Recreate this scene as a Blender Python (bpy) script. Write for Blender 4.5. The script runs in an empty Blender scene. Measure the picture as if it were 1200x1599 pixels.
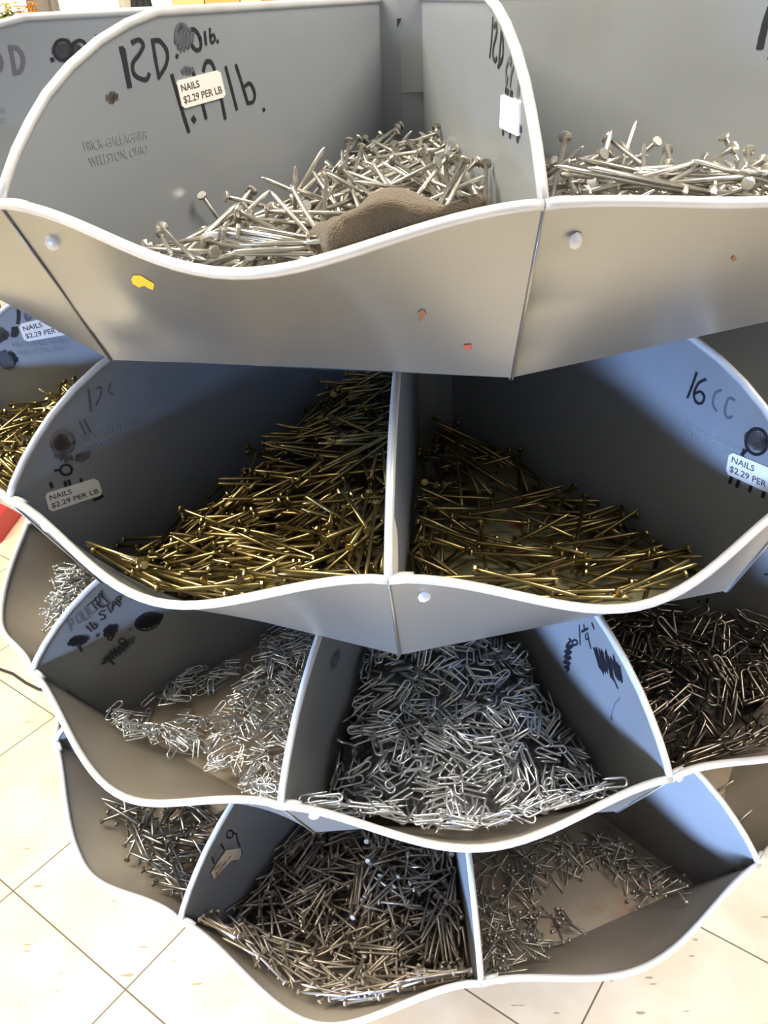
import bpy, bmesh, math, random
import numpy as np
from mathutils import Vector, Matrix
random.seed(7); rng = np.random.default_rng(11)
SC = bpy.context.scene; COL = SC.collection
PI = math.pi; R = math.radians

# ------------------------------------------------------------------ camera
F_PX, CX, CY = 1321.3, 600.0, 799.5
FLOOR = 1.12225                      # height of the top shelf's pan rim above the floor
CAM = np.array([0.0, -0.9065, 0.19989 + FLOOR])
_pi, _ya, _ro = 0.548744, -0.054075, -0.047594
FW = np.array([math.sin(_ya)*math.cos(_pi), math.cos(_ya)*math.cos(_pi), -math.sin(_pi)])
_r = np.cross(FW, [0, 0, 1]); _r /= np.linalg.norm(_r); _u = np.cross(_r, FW)
RT = _r*math.cos(_ro)+_u*math.sin(_ro); UP = -_r*math.sin(_ro)+_u*math.cos(_ro)
cd = bpy.data.cameras.new('camera'); cam = bpy.data.objects.new('camera', cd); COL.objects.link(cam)
cd.sensor_fit = 'VERTICAL'; cd.sensor_height = 24; cd.lens = F_PX/1599*24; cd.clip_start = .02
M = Matrix([[RT[i], UP[i], -FW[i], CAM[i]] for i in range(3)]+[[0, 0, 0, 1]]); cam.matrix_world = M
SC.camera = cam
# ------------------------------------------------------------------ look, world, lights
SC.view_settings.view_transform = 'Standard'; SC.view_settings.look = 'None'
SC.view_settings.gamma = 1; SC.view_settings.exposure = 0.0
try: SC.view_settings.use_curve_mapping = False
except Exception: pass
W = bpy.data.worlds.new('store_light'); SC.world = W; W.use_nodes = True
nt = W.node_tree; nt.nodes.clear()
wo = nt.nodes.new('ShaderNodeOutputWorld'); bg = nt.nodes.new('ShaderNodeBackground')
tc = nt.nodes.new('ShaderNodeTexCoord'); sp = nt.nodes.new('ShaderNodeSeparateXYZ'); rp = nt.nodes.new('ShaderNodeValToRGB')
mr = nt.nodes.new('ShaderNodeMapRange'); mr.inputs[1].default_value = -1; mr.inputs[2].default_value = 1
nt.links.new(tc.outputs['Generated'], sp.inputs[0]); nt.links.new(sp.outputs[2], mr.inputs[0]); nt.links.new(mr.outputs[0], rp.inputs[0])
rp.color_ramp.elements[0].position = .40; rp.color_ramp.elements[0].color = (.30, .27, .21, 1)
rp.color_ramp.elements[1].position = .75; rp.color_ramp.elements[1].color = (1.0, .97, .90, 1)
e = rp.color_ramp.elements.new(.52); e.color = (.55, .53, .48, 1)
nt.links.new(rp.outputs[0], bg.inputs[0]); bg.inputs[1].default_value = 0.41; nt.links.new(bg.outputs[0], wo.inputs[0])

def area(name, loc, target, size, power, color, size_y=None, spread=None):
    l = bpy.data.lights.new(name, 'AREA'); l.energy = power; l.color = color; l.size = size
    if size_y: l.shape = 'RECTANGLE'; l.size_y = size_y
    if spread: l.spread = spread
    o = bpy.data.objects.new(name, l); COL.objects.link(o); o.location = loc
    d = Vector(target)-Vector(loc); o.rotation_euler = d.to_track_quat('-Z', 'Y').to_euler(); return o
area('ceiling_lamp_light', (-1.9, -.6, 3.3), (-1.2, -.4, 0), 1.0, 250, (1.0, .91, .72), 2.4)
area('ceiling_lamp_light', (1.6, -.9, 3.3), (1.0, -.6, 0), 1.0, 120, (1.0, .90, .76), 1.6)
area('window_daylight', (-2.3, -3.7, .52), (.1, -.2, .38), 1.3, 29, (.36, .56, 1.0), .5, R(25))
area('window_daylight', (2.6, -1.6, 1.7), (0, 0, .9), 1.2, 14, (.80, .88, 1.0), 1.0)

# ------------------------------------------------------------------ pixel helpers
def ray(u, v): return FW+RT*(u-CX)/F_PX-UP*(v-CY)/F_PX
def at_z(u, v, z):
    d = ray(u, v); return CAM+d*(z-CAM[2])/d[2]
def at_y(u, v, y):
    d = ray(u, v); return CAM+d*(y-CAM[1])/d[1]
def on_div(u, v, az, off=0.0):
    n = np.array([-math.sin(az), math.cos(az), 0.0]); d = ray(u, v)
    s = -(CAM@n)/(d@n); X = CAM+s*d
    if CAM@n < 0: n = -n
    return X+n*off, n

# ------------------------------------------------------------------ object helpers
def mesh_obj(name, verts, faces, mats, parent=None, smooth=True, mi=None, loc=None):
    me = bpy.data.meshes.new(name); me.from_pydata([tuple(map(float, v)) for v in verts], [], faces)
    for m in (mats if isinstance(mats, (list, tuple)) else [mats]): me.materials.append(m)
    if mi is not None: me.polygons.foreach_set('material_index', np.array(mi, dtype=np.int32))
    if smooth: me.polygons.foreach_set('use_smooth', np.ones(len(me.polygons), dtype=bool))
    me.update()
    o = bpy.data.objects.new(name, me); COL.objects.link(o)
    if parent: o.parent = parent
    return o
def tag(o, label=None, cat=None, group=None, kind=None):
    if label: o['label'] = label
    if cat: o['category'] = cat
    if group: o['group'] = group
    if kind: o['kind'] = kind
    return o
class MB:
    def __init__(s): s.v = []; s.f = []; s.m = []
    def add(s, verts, faces, mi=0):
        b = len(s.v); s.v += [tuple(map(float, q)) for q in verts]; s.f += [tuple(b+i for i in f) for f in faces]; s.m += [mi]*len(faces)
    def box(s, c, d, rot=None, mi=0):
        c = np.array(c, float); rot = np.eye(3) if rot is None else np.array(rot, float)
        vs = [c+rot@np.array([x*d[0]/2, y*d[1]/2, z*d[2]/2]) for x in (-1, 1) for y in (-1, 1) for z in (-1, 1)]
        s.add(vs, [(0, 1, 3, 2), (4, 6, 7, 5), (0, 4, 5, 1), (2, 3, 7, 6), (0, 2, 6, 4), (1, 5, 7, 3)], mi)
    def tube(s, pts, r, n=10, mi=0, cap=True):
        pts = [np.array(p, float) for p in pts]; N = len(pts); rr = r if hasattr(r, '__len__') else [r]*N
        t0 = pts[1]-pts[0]; t0 /= np.linalg.norm(t0)
        a = np.cross(t0, [0, 0, 1.0]);
        if np.linalg.norm(a) < .1: a = np.cross(t0, [1.0, 0, 0])
        a /= np.linalg.norm(a); vs = []
        for i in range(N):
            t = pts[min(i+1, N-1)]-pts[max(i-1, 0)]; t /= np.linalg.norm(t)
            a = a-t*(a@t); a /= np.linalg.norm(a); b = np.cross(t, a)
            for k in range(n):
                w = 2*PI*k/n; vs.append(pts[i]+(a*math.cos(w)+b*math.sin(w))*rr[i])
        fs = [(i*n+k, i*n+(k+1) % n, (i+1)*n+(k+1) % n, (i+1)*n+k) for i in range(N-1) for k in range(n)]
        if cap: fs += [tuple(range(n-1, -1, -1)), tuple((N-1)*n+k for k in range(n))]
        s.add(vs, fs, mi)
    def grid(s, P, mi=0, flip=False):
        nr, nc = len(P), len(P[0]); vs = [q for row in P for q in row]
        fs = [((i*nc+j), (i*nc+j+1), ((i+1)*nc+j+1), ((i+1)*nc+j)) for i in range(nr-1) for j in range(nc-1)]
        if flip: fs = [f[::-1] for f in fs]
        s.add(vs, fs, mi)
    def build(s, name, mats, parent=None, smooth=True): return mesh_obj(name, s.v, s.f, mats, parent, smooth, s.m)

# ------------------------------------------------------------------ materials
def mat(name, col, rough=.5, metal=0., emis=None, estr=1.):
    m = bpy.data.materials.new(name); m.use_nodes = True; b = m.node_tree.nodes['Principled BSDF']
    b.inputs['Base Color'].default_value = (*col, 1); b.inputs['Roughness'].default_value = rough; b.inputs['Metallic'].default_value = metal
    if emis: b.inputs['Emission Color'].default_value = (*emis, 1); b.inputs['Emission Strength'].default_value = estr
    return m
def nd(m, t, **kw):
    n = m.node_tree.nodes.new(t)
    for k, v in kw.items(): setattr(n, k, v)
    return n
def noisy(m, c1, c2, scale=6, detail=5, lo=.35, hi=.65, r1=None, r2=None, bump=0, bscale=40, stretch=None, c3=None, s3=40, lo3=.6, hi3=.7):
    t = m.node_tree; b = t.nodes['Principled BSDF']; L = t.links.new
    tcn = nd(m, 'ShaderNodeTexCoord'); mp = nd(m, 'ShaderNodeMapping'); L(tcn.outputs['Object'], mp.inputs[0])
    if stretch: mp.inputs['Scale'].default_value = stretch
    n = nd(m, 'ShaderNodeTexNoise'); n.inputs['Scale'].default_value = scale; n.inputs['Detail'].default_value = detail; L(mp.outputs[0], n.inputs[0])
    rmp = nd(m, 'ShaderNodeValToRGB'); rmp.color_ramp.elements[0].position = lo; rmp.color_ramp.elements[1].position = hi
    rmp.color_ramp.elements[0].color = (*c1, 1); rmp.color_ramp.elements[1].color = (*c2, 1); L(n.outputs[0], rmp.inputs[0])
    out = rmp.outputs[0]
    if c3:
        n3 = nd(m, 'ShaderNodeTexNoise'); n3.inputs['Scale'].default_value = s3; n3.inputs['Detail'].default_value = 6; L(mp.outputs[0], n3.inputs[0])
        r3 = nd(m, 'ShaderNodeValToRGB'); r3.color_ramp.elements[0].position = lo3; r3.color_ramp.elements[1].position = hi3; L(n3.outputs[0], r3.inputs[0])
        mx = nd(m, 'ShaderNodeMix', data_type='RGBA'); L(r3.outputs[0], mx.inputs[0]); L(out, mx.inputs[6]); mx.inputs[7].default_value = (*c3, 1); out = mx.outputs[2]
    L(out, b.inputs['Base Color'])
    if r1 is not None:
        mrn = nd(m, 'ShaderNodeMapRange'); mrn.inputs[3].default_value = r1; mrn.inputs[4].default_value = r2; L(n.outputs[0], mrn.inputs[0]); L(mrn.outputs[0], b.inputs['Roughness'])
    if bump:
        nb = nd(m, 'ShaderNodeTexNoise'); nb.inputs['Scale'].default_value = bscale; nb.inputs['Detail'].default_value = 3; L(mp.outputs[0], nb.inputs[0])
        bp = nd(m, 'ShaderNodeBump'); bp.inputs['Strength'].default_value = bump; bp.inputs['Distance'].default_value = .01; L(nb.outputs[0], bp.inputs['Height']); L(bp.outputs[0], b.inputs['Normal'])
    return m
M_div = noisy(mat('grey_painted_sheet', (.4, .42, .44), .42, .35), (.25, .272, .302), (.33, .352, .382), 3.5, 4, .3, .7, .33, .48, .06, 14, c3=(.25, .25, .25), s3=9, lo3=.62, hi3=.9)
M_div_low = noisy(mat('darker_painted_sheet', (.25, .25, .25), .46, .3), (.175, .175, .175), (.265, .268, .268), 3.5, 4, .3, .7, .38, .52, .06, 14, c3=(.17, .14, .11), s3=9, lo3=.6, hi3=.85)  # darker grey sheet for the dividers of the two lower shelves
M_pan = noisy(mat('galvanised_panel', (.45, .45, .44), .34, .6), (.25, .255, .245), (.325, .325, .31), 3, 4, .3, .7, .24, .38, .10, 7, c3=(.34, .31, .27), s3=14, lo3=.68, hi3=.9)
M_inner = noisy(mat('dusty_inner_sheet', (.28, .26, .22), .5, .3), (.235, .20, .16), (.335, .295, .24), 7, 6, .3, .7, .42, .6, c3=(.20, .15, .10), s3=9, lo3=.6, hi3=.75)
M_bead = noisy(mat('rolled_edge', (.62, .62, .62), .38, .25), (.50, .505, .515), (.62, .62, .625), 30, 4, .3, .7)
M_floorpan = noisy(mat('dusty_pan', (.3, .25, .2), .6, .3), (.22, .17, .12), (.35, .29, .225), 12, 6, .3, .7, .5, .75, .1, 60, c3=(.30, .17, .09), s3=30, lo3=.58, hi3=.75)
M_olive = noisy(mat('oily_pan', (.3, .27, .15), .5, .3), (.24, .22, .12), (.38, .35, .22), 12, 6, .3, .7, .45, .65, .1, 60, c3=(.22, .06, .04), s3=26, lo3=.62, hi3=.72)
M_ink = mat('marker_ink', (.012, .012, .016), .45)
M_fade = mat('faded_marker_ink', (.10, .105, .125), .5)
M_smudge = noisy(mat('smudged_ink', (.08, .06, .055), .6), (.06, .045, .04), (.17, .14, .13), 90, 4)
M_paper = mat('sticker_paper', (.86, .82, .76), .6)
M_paper_old = noisy(mat('old_sticker_paper', (.5, .4, .28), .7), (.42, .32, .2), (.62, .5, .36), 60)
M_print = mat('sticker_print', (.10, .07, .06), .6)
M_dark = mat('dark_slot', (.01, .01, .01), .8)
M_yellow = mat('yellow_paint_chip', (.85, .58, .03), .5)
M_tape = mat('masking_tape_scrap', (.72, .66, .56), .7)
M_rust = mat('rust_mark', (.25, .13, .06), .8)
M_red = mat('red_mark', (.45, .10, .07), .7)
def metal(name, c1, c2, rough, mt=1., scale=50, rnd=.25):
    m = noisy(mat(name, c1, rough, mt), c1, c2, scale, 3, .35, .65)
    t = m.node_tree; L = t.links.new; b = t.nodes['Principled BSDF']; src = b.inputs['Base Color'].links[0].from_socket
    oi = nd(m, 'ShaderNodeObjectInfo'); mm = nd(m, 'ShaderNodeMapRange'); mm.inputs[3].default_value = 1-rnd; mm.inputs[4].default_value = 1+rnd*.5; L(oi.outputs['Random'], mm.inputs[0])
    mx = nd(m, 'ShaderNodeMix', data_type='RGBA', blend_type='MULTIPLY'); mx.inputs[0].default_value = 1; L(src, mx.inputs[6]); L(mm.outputs[0], mx.inputs[7]); L(mx.outputs[2], b.inputs['Base Color'])
    return m
N_bright = metal('bright_steel', (.44, .41, .36), (.78, .75, .69), .28, .92)
N_gold = metal('gold_coated_steel', (.24, .185, .075), (.50, .39, .17), .30)
N_silver = metal('zinc_steel', (.66, .68, .70), (.90, .91, .92), .26, .85)
N_black = metal('black_oxide_steel', (.10, .085, .07), (.26, .22, .18), .34)
N_brown = metal('weathered_steel', (.28, .235, .185), (.54, .46, .37), .42, .7)
N_dull = metal('dull_zinc_steel', (.36, .34, .29), (.60, .57, .50), .42, .85)
N_grey = metal('dark_grey_steel', (.22, .21, .19), (.48, .46, .43), .34)

# ------------------------------------------------------------------ floor and store behind
mf = mat('vinyl_tiles', (.8, .72, .6), .35); t = mf.node_tree; L = t.links.new; b = t.nodes['Principled BSDF']
tcn = nd(mf, 'ShaderNodeTexCoord'); PHI, OX, OY, TS = -0.598083, -0.606139, -0.416872, .3048
def vmath(op, *a):
    n = nd(mf, 'ShaderNodeVectorMath', operation=op)
    for i, x in enumerate(a):
        if isinstance(x, (tuple, list)): n.inputs[i].default_value = x
        else: L(x, n.inputs[i])
    return n
def fmath(op, a, c=0.):
    n = nd(mf, 'ShaderNodeMath', operation=op)
    for i, x in enumerate((a, c)):
        if isinstance(x, (int, float)): n.inputs[i].default_value = x
        else: L(x, n.inputs[i])
    return n.outputs[0]
ex = vmath('DOT_PRODUCT', tcn.outputs['Object'], (math.cos(PHI), math.sin(PHI), 0)).outputs['Value']
ey = vmath('DOT_PRODUCT', tcn.outputs['Object'], (-math.sin(PHI), math.cos(PHI), 0)).outputs['Value']
tx = fmath('DIVIDE', fmath('SUBTRACT', ex, OX), TS); ty = fmath('DIVIDE', fmath('SUBTRACT', ey, OY), TS)
def edge(x): return fmath('ABSOLUTE', fmath('SUBTRACT', fmath('FRACT', fmath('ADD', x, .5)), .5))
ed = fmath('MINIMUM', edge(tx), edge(ty)); line = fmath('LESS_THAN', ed, .0045)
cid = nd(mf, 'ShaderNodeCombineXYZ'); L(fmath('FLOOR', tx), cid.inputs[0]); L(fmath('FLOOR', ty), cid.inputs[1])
wn = nd(mf, 'ShaderNodeTexWhiteNoise'); L(cid.outputs[0], wn.inputs[0])
r1 = nd(mf, 'ShaderNodeValToRGB'); r1.color_ramp.elements[0].color = (.84, .73, .55, 1); r1.color_ramp.elements[1].color = (.87, .78, .60, 1); L(wn.outputs[0], r1.inputs[0])
n1 = nd(mf, 'ShaderNodeTexNoise'); n1.inputs['Scale'].default_value = 9; n1.inputs['Detail'].default_value = 5; L(tcn.outputs['Object'], n1.inputs[0])
r2 = nd(mf, 'ShaderNodeValToRGB'); r2.color_ramp.elements[0].position = .35; r2.color_ramp.elements[1].position = .6; r2.color_ramp.elements[0].color = (.90, .84, .78, 1); r2.color_ramp.elements[1].color = (1, 1, 1, 1); L(n1.outputs[0], r2.inputs[0])
m1 = nd(mf, 'ShaderNodeMix', data_type='RGBA', blend_type='MULTIPLY'); m1.inputs[0].default_value = 1; L(r1.outputs[0], m1.inputs[6]); L(r2.outputs[0], m1.inputs[7])
mp = nd(mf, 'ShaderNodeMapping'); mp.inputs['Rotation'].default_value = (0, 0, .4); mp.inputs['Scale'].default_value = (22, 75, 20); L(tcn.outputs['Object'], mp.inputs[0])
n2 = nd(mf, 'ShaderNodeTexNoise'); n2.inputs['Scale'].default_value = 1; n2.inputs['Detail'].default_value = 1; L(mp.outputs[0], n2.inputs[0])
fl = fmath('GREATER_THAN', n2.outputs[0], .735)
m2 = nd(mf, 'ShaderNodeMix', data_type='RGBA'); L(fl, m2.inputs[0]); L(m1.outputs[2], m2.inputs[6]); m2.inputs[7].default_value = (.42, .33, .2, 1)
m3 = nd(mf, 'ShaderNodeMix', data_type='RGBA'); L(line, m3.inputs[0]); L(m2.outputs[2], m3.inputs[6]); m3.inputs[7].default_value = (.16, .125, .09, 1)
L(m3.outputs[2], b.inputs['Base Color'])
fb = MB(); fb.add([(-5, -4, 0), (5, -4, 0), (5, 6, 0), (-5, 6, 0)], [(0, 1, 2, 3)]); tag(fb.build('floor', mf), kind='structure')
wb = MB(); wb.box((0, 6.06, 1.5), (10, .12, 3.0)); tag(wb.build('wall_back', mat('cream_wall', (.8, .77, .7), .8)), kind='structure')
for nm_, xw_ in (('wall_left', -5.06), ('wall_right', 5.06)):
    wb = MB(); wb.box((xw_, 1, 1.5), (.12, 10, 3.0)); tag(wb.build(nm_, bpy.data.materials['cream_wall']), kind='structure')
g = MB(); g.box((-1.1, 5.98, 1.75), (5.6, .03, 1.7)); tag(g.build('window_1', mat('bright_window_glass', (.9, .9, .88), .3, 0, (1., .98, .92), 3.2)), kind='structure')
def goods(name, px, y, cols, label, cat, group):
    pass
c0 = at_y(62, 10, 3.2)
cb = MB(); cb.box((c0[0], 3.2, 1.5), (.085, .06, 3.0)); cb.box((c0[0]+.05, 3.23, 1.5), (.03, .05, 3.0))
tag(cb.build('upright_post', mat('grey_post', (.34, .31, .28), .6)), 'slim grey-brown upright post standing on the floor behind the bins', 'post')
# a stepped display table with potted flowers, far left
d0 = at_y(18, 40, 3.0)
dt = bpy.data.objects.new('flower_display_table', None); COL.objects.link(dt); dt.location = (d0[0], 3.0, 0)
tag(dt, 'dark display table carrying potted flowers beyond the bins', 'table')
q = MB(); q.box((-.24, 0, d0[2]-.09), (.6, .5, .04)); q.build('tabletop', mat('dark_table', (.06, .05, .05), .6), dt)
for sx in (-1, 1):
    for sy in (-1, 1):
        q = MB(); q.box((-.24+sx*.27, sy*.2, (d0[2]-.11)/2), (.05, .05, d0[2]-.11)); q.build('leg', bpy.data.materials['dark_table'], dt)
FC = [('yellow', (.85, .62, .08)), ('orange', (.85, .35, .05)), ('pale pink', (.8, .55, .5)), ('yellow', (.8, .7, .2)), ('purple', (.3, .15, .5))]
for i, (px, c) in enumerate(zip((-46, -16, 14, 44), (4, 0, 3, 1))):
    bse = at_y(px, 30, 2.85); zt = d0[2]-.07
    po = bpy.data.objects.new('potted_flower', None); COL.objects.link(po); po.location = (bse[0], 2.85, zt)
    tag(po, 'small red pot of %s flowers on the dark table, %s' % (FC[c][0], ['first in the row', 'second in the row', 'third in the row', 'nearest the grey post'][i]), 'potted plant', 'potted flowers on the display table')
    q = MB(); n = 14; prof = [(0, 0), (.022, 0), (.032, .07), (.035, .07), (.035, .08), (.028, .08), (.026, .06), (0, .06)]
    q.grid([[(r_*math.cos(2*PI*k/n), r_*math.sin(2*PI*k/n), z_) for k in range(n+1)] for r_, z_ in prof]); q.build('pot', mat('red_pot', (.6, .06, .05), .4), po)
    q = MB()
    for j in range(30):
        a = random.random()*2*PI; rr = random.random()*.05; zz = .09+random.random()*.06; cx, cy = rr*math.cos(a), rr*math.sin(a)
        q.tube([(cx*.3, cy*.3, .06), (cx, cy, zz)], .0015, 4)
        for k in range(4):
            w = k*PI/2+a; q.box((cx+.008*math.cos(w), cy+.008*math.sin(w), zz), (.013, .009, .004), [[math.cos(w), -math.sin(w), 0], [math.sin(w), math.cos(w), 0], [0, 0, 1]])
    q.build('blossoms', mat('petals', FC[c][1], .6), po)
    q = MB()
    for j in range(24):
        a = random.random()*2*PI; rr = .02+random.random()*.04; zz = .065+random.random()*.05
        q.box((rr*math.cos(a), rr*math.sin(a), zz), (.025, .010, .002), [[math.cos(a), -math.sin(a), 0], [math.sin(a), math.cos(a), .2], [-.3, 0, 1]])
    q.build('leaves', mat('leaf_green', (.05, .14, .03), .6), po)
# shelf with cartons, seen just over the top edge
s0 = at_y(270, 12, 3.6); s1 = at_y(640, 12, 3.6)
sh = bpy.data.objects.new('store_shelf', None); COL.objects.link(sh); sh.location = ((s0[0]+s1[0])/2+.3, 3.6, 0)
tag(sh, 'pale store shelf holding yellow and orange cartons beyond the top bins', 'shelf')
wS = (s1[0]-s0[0])+.9; m_sh = mat('pale_shelf', (.8, .75, .6), .6)
for zz in (.25, .75, s0[2]-.09, s0[2]+.20):
    q = MB(); q.box((0, 0, zz), (wS, .4, .03)); q.build('shelf_board', m_sh, sh)
for sx in (-1, 1):
    q = MB(); q.box((sx*(wS/2+.02), 0, (s0[2]+.22)/2), (.03, .42, s0[2]+.22)); q.build('side_panel', m_sh, sh)
cc = [(.95, .75, .35), (.9, .55, .18), (.95, .85, .6), (.85, .4, .12)]; cn = ['yellow', 'orange', 'cream', 'rust-orange']
x = s0[0]+.04; i = 0
while x < s1[0]+.3:
    w = random.uniform(.09, .16); h = random.uniform(.09, .13); k = i % 4
    q = MB(); q.box((x+w/2, 3.5, s0[2]-.074+h/2), (w-.006, .16, h)); q.box((x+w/2, 3.5-.081, s0[2]-.074+h*.45), (w*.6, .002, h*.3), mi=1)
    o = q.build('carton', [mat('carton_'+str(i), cc[k], .6), mat('carton_band_'+str(i), cc[(k+2) % 4], .6)], smooth=False)
    tag(o, '%s carton in the row on the pale store shelf, %s' % (cn[k], ['first from the left', 'second from the left', 'third from the left', 'fourth from the left', 'fifth from the left', 'sixth from the left', 'seventh from the left', 'eighth from the left', 'ninth from the left', 'tenth from the left', 'eleventh from the left', 'twelfth from the left', 'thirteenth from the left', 'fourteenth from the left', 'fifteenth from the left', 'sixteenth from the left'][min(i, 15)]), 'carton', 'cartons on the store shelf')
    x += w; i += 1
bk = at_y(222, 14, 2.6)
q = MB(); zb = bk[2]+.10
for sx in (-.035, 0, .035):
    q.tube([(sx, 0, 0.02), (sx*.9, 0, bk[2]-.1), (sx*.45, 0, zb)], [.02, .022, .012], 8)
q.box((0, 0, .01), (.28, .28, .02)); o = q.build('umbrella_stand', mat('black_fabric', (.02, .02, .025), .7)); o.location = (bk[0], 2.6, 0)
tag(o, 'dark bundle of folded umbrellas standing in front of the bright window', 'umbrella stand')
# cord
cp = [at_z(u, v, .004) for u, v in ((-160, 1010), (-80, 1030), (-30, 1036), (0, 1045), (20, 1052), (40, 1066), (60, 1076), (90, 1080), (140, 1060))]
q = MB(); q.tube(cp, .0035, 8); tag(q.build('power_cord', mat('black_cord', (.03, .025, .03), .4)), 'black power cord lying on the cream tiles beside the rack', 'cord')
rb = at_z(-12, 846, .0)
q = MB(); q.box((rb[0]-.12, rb[1]+.10, .035), (.30, .22, .07)); q.box((rb[0]-.12, rb[1]+.10, .0715), (.2, .12, .002), mi=1)
tag(q.build('flat_box', [mat('red_box', (.5, .03, .03), .5), mat('box_label', (.8, .7, .6), .6)], smooth=False), 'flat red box on the floor behind the rack at its left', 'box')

# ------------------------------------------------------------------ the bin rack
D = R(1)
TIERS = [
 dict(z=0.0,      h=.1090, N=10, vis={0: (.484, -118.4), 1: (.482, -82.7)}, top=.196),
 dict(z=-.21465,  h=.1068, N=10, vis={0: (.486, -129.0), 1: (.486, -92.6), 2: (.476, -56.2)}, top=.194),
 dict(z=-.42863,  h=.0985, N=10, vis={0: (.488, -139.4), 1: (.486, -103.6), 2: (.486, -67.2)}, top=.186),
 dict(z=-.64860,  h=.0920, N=10, vis={0: (.490, -157.0), 1: (.487, -119.9), 2: (.483, -84.8), 3: (.487, -47.6)}, top=.180),
]
MID = {(0, 0): .088, (0, 1): .071, (1, 0): .090, (1, 1): .089, (2, 0): .093, (2, 1): .084, (2, 2): .091, (3, 0): .093, (3, 1): .095, (3, 2): .083}
for ti, T in enumerate(TIERS):
    N = T['N']; ks = sorted(T['vis']); az = {k: T['vis'][k][1]*D for k in ks}; rr = {k: T['vis'][k][0] for k in ks}
    rest = N-(len(ks)-1); gap = (2*PI-(az[ks[-1]]-az[ks[0]]))/rest
    for j in range(1, rest): az[ks[-1]+j] = az[ks[-1]]+gap*j; rr[ks[-1]+j] = .485
    T['az'] = az; T['R'] = rr; T['b'] = {}
    for k in range(N):
        T['b'][k] = (.4315, az[k])
    T['az'][N] = az[0]+2*PI; T['R'][N] = rr[0]; T['b'][N] = (T['b'][0][0], T['b'][0][1]+2*PI)
    T['zw'] = FLOOR+T['z']
def wp(r, a, z): return np.array([r*math.cos(a), r*math.sin(a), z])
def pan_z(r): return 0.0
# divider outline above the rim, relative to rim radius .485 (r, dz above rim)
ARC = [(.485, 0), (.478, .011), (.466, .025), (.452, .038), (.437, .050), (.415, .063), (.390, .074), (.364, .082), (.338, .087)]
HUB_R = .063
def div_pt(T, k, r, zrel):
    h = T['h']; a = T['az'][k]
    if zrel < h: a = a+(T['b'][k][1]-a)*min(1, (1-zrel/h))
    return wp(r, a, T['zw']+zrel)
def outline(T, k):
    """divider edge from base vertex up, round and back to the hub: list of (r, z)"""
    s = T['R'][k]/.485; h = T['h']; pts = [(T['b'][k][0], 0.0)]
    for i in (1, 2, 3): pts.append((T['b'][k][0]+(T['R'][k]-T['b'][k][0])*i/4, h*i/4))
    top = T['top']; zmax = h+.087
    for r, dz in ARC:
        z = h+dz
        if z > top+.001: break
        pts.append((r*(1+(s-1)*(r-.338)/.147), z))
    lr, lz = pts[-1]
    for i in range(1, 9):
        r = lr+(HUB_R-lr)*i/8; pts.append((r, lz+(top-lz)*i/8))
    return pts
def petal(T, k, ti, nx=28):
    """rim and base curves of a front panel"""
    b0 = wp(T['b'][k][0], T['b'][k][1], T['zw']); b1 = wp(T['b'][k+1][0], T['b'][k+1][1], T['zw'])
    r0 = wp(T['R'][k], T['az'][k], T['zw']+T['h']); r1 = wp(T['R'][k+1], T['az'][k+1], T['zw']+T['h'])
    ch = b1-b0; ch /= np.linalg.norm(ch); n = np.array([ch[1], -ch[0], 0]); n = n if n@b0 > 0 else -n
    ap = b0@n; o0 = r0@n-ap; o1 = r1@n-ap; h = T['h']
    w = math.hypot(.054, h); mid = min(MID.get((ti, k), .090), w*.97)
    rows = []
    for i in range(nx+1):
        s = i/nx; bell = max(0, math.cos((s-.5)*PI))**1.5
        o_end = o0+(o1-o0)*s; o = o_end+(mid-o_end)*bell
        we = math.hypot(o_end, h); wl = we+(w-we)*bell
        z = math.sqrt(max(wl*wl-o*o, 1e-4)); lat = (r0@ch)*(1-s)+(r1@ch)*s
        B = b0*(1-s)+b1*s; Pm = n*(ap+o)+ch*lat; Pm = np.array([Pm[0], Pm[1], T['zw']+z])
        rows.append((B, Pm, n))
    return rows
TN = ['topmost', 'second from the top', 'third from the top', 'lowest']
SH_LAB = ['topmost round grey metal bin shelf, holding bright nails and a brown glove',
          'round grey metal bin shelf just below the topmost one, holding gold-coated nails',
          'round grey metal bin shelf holding silver and black staples, above the lowest one',
          'lowest round grey metal bin shelf, holding brown weathered nails near the floor']
DIVS = {}; ROOT = []
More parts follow.
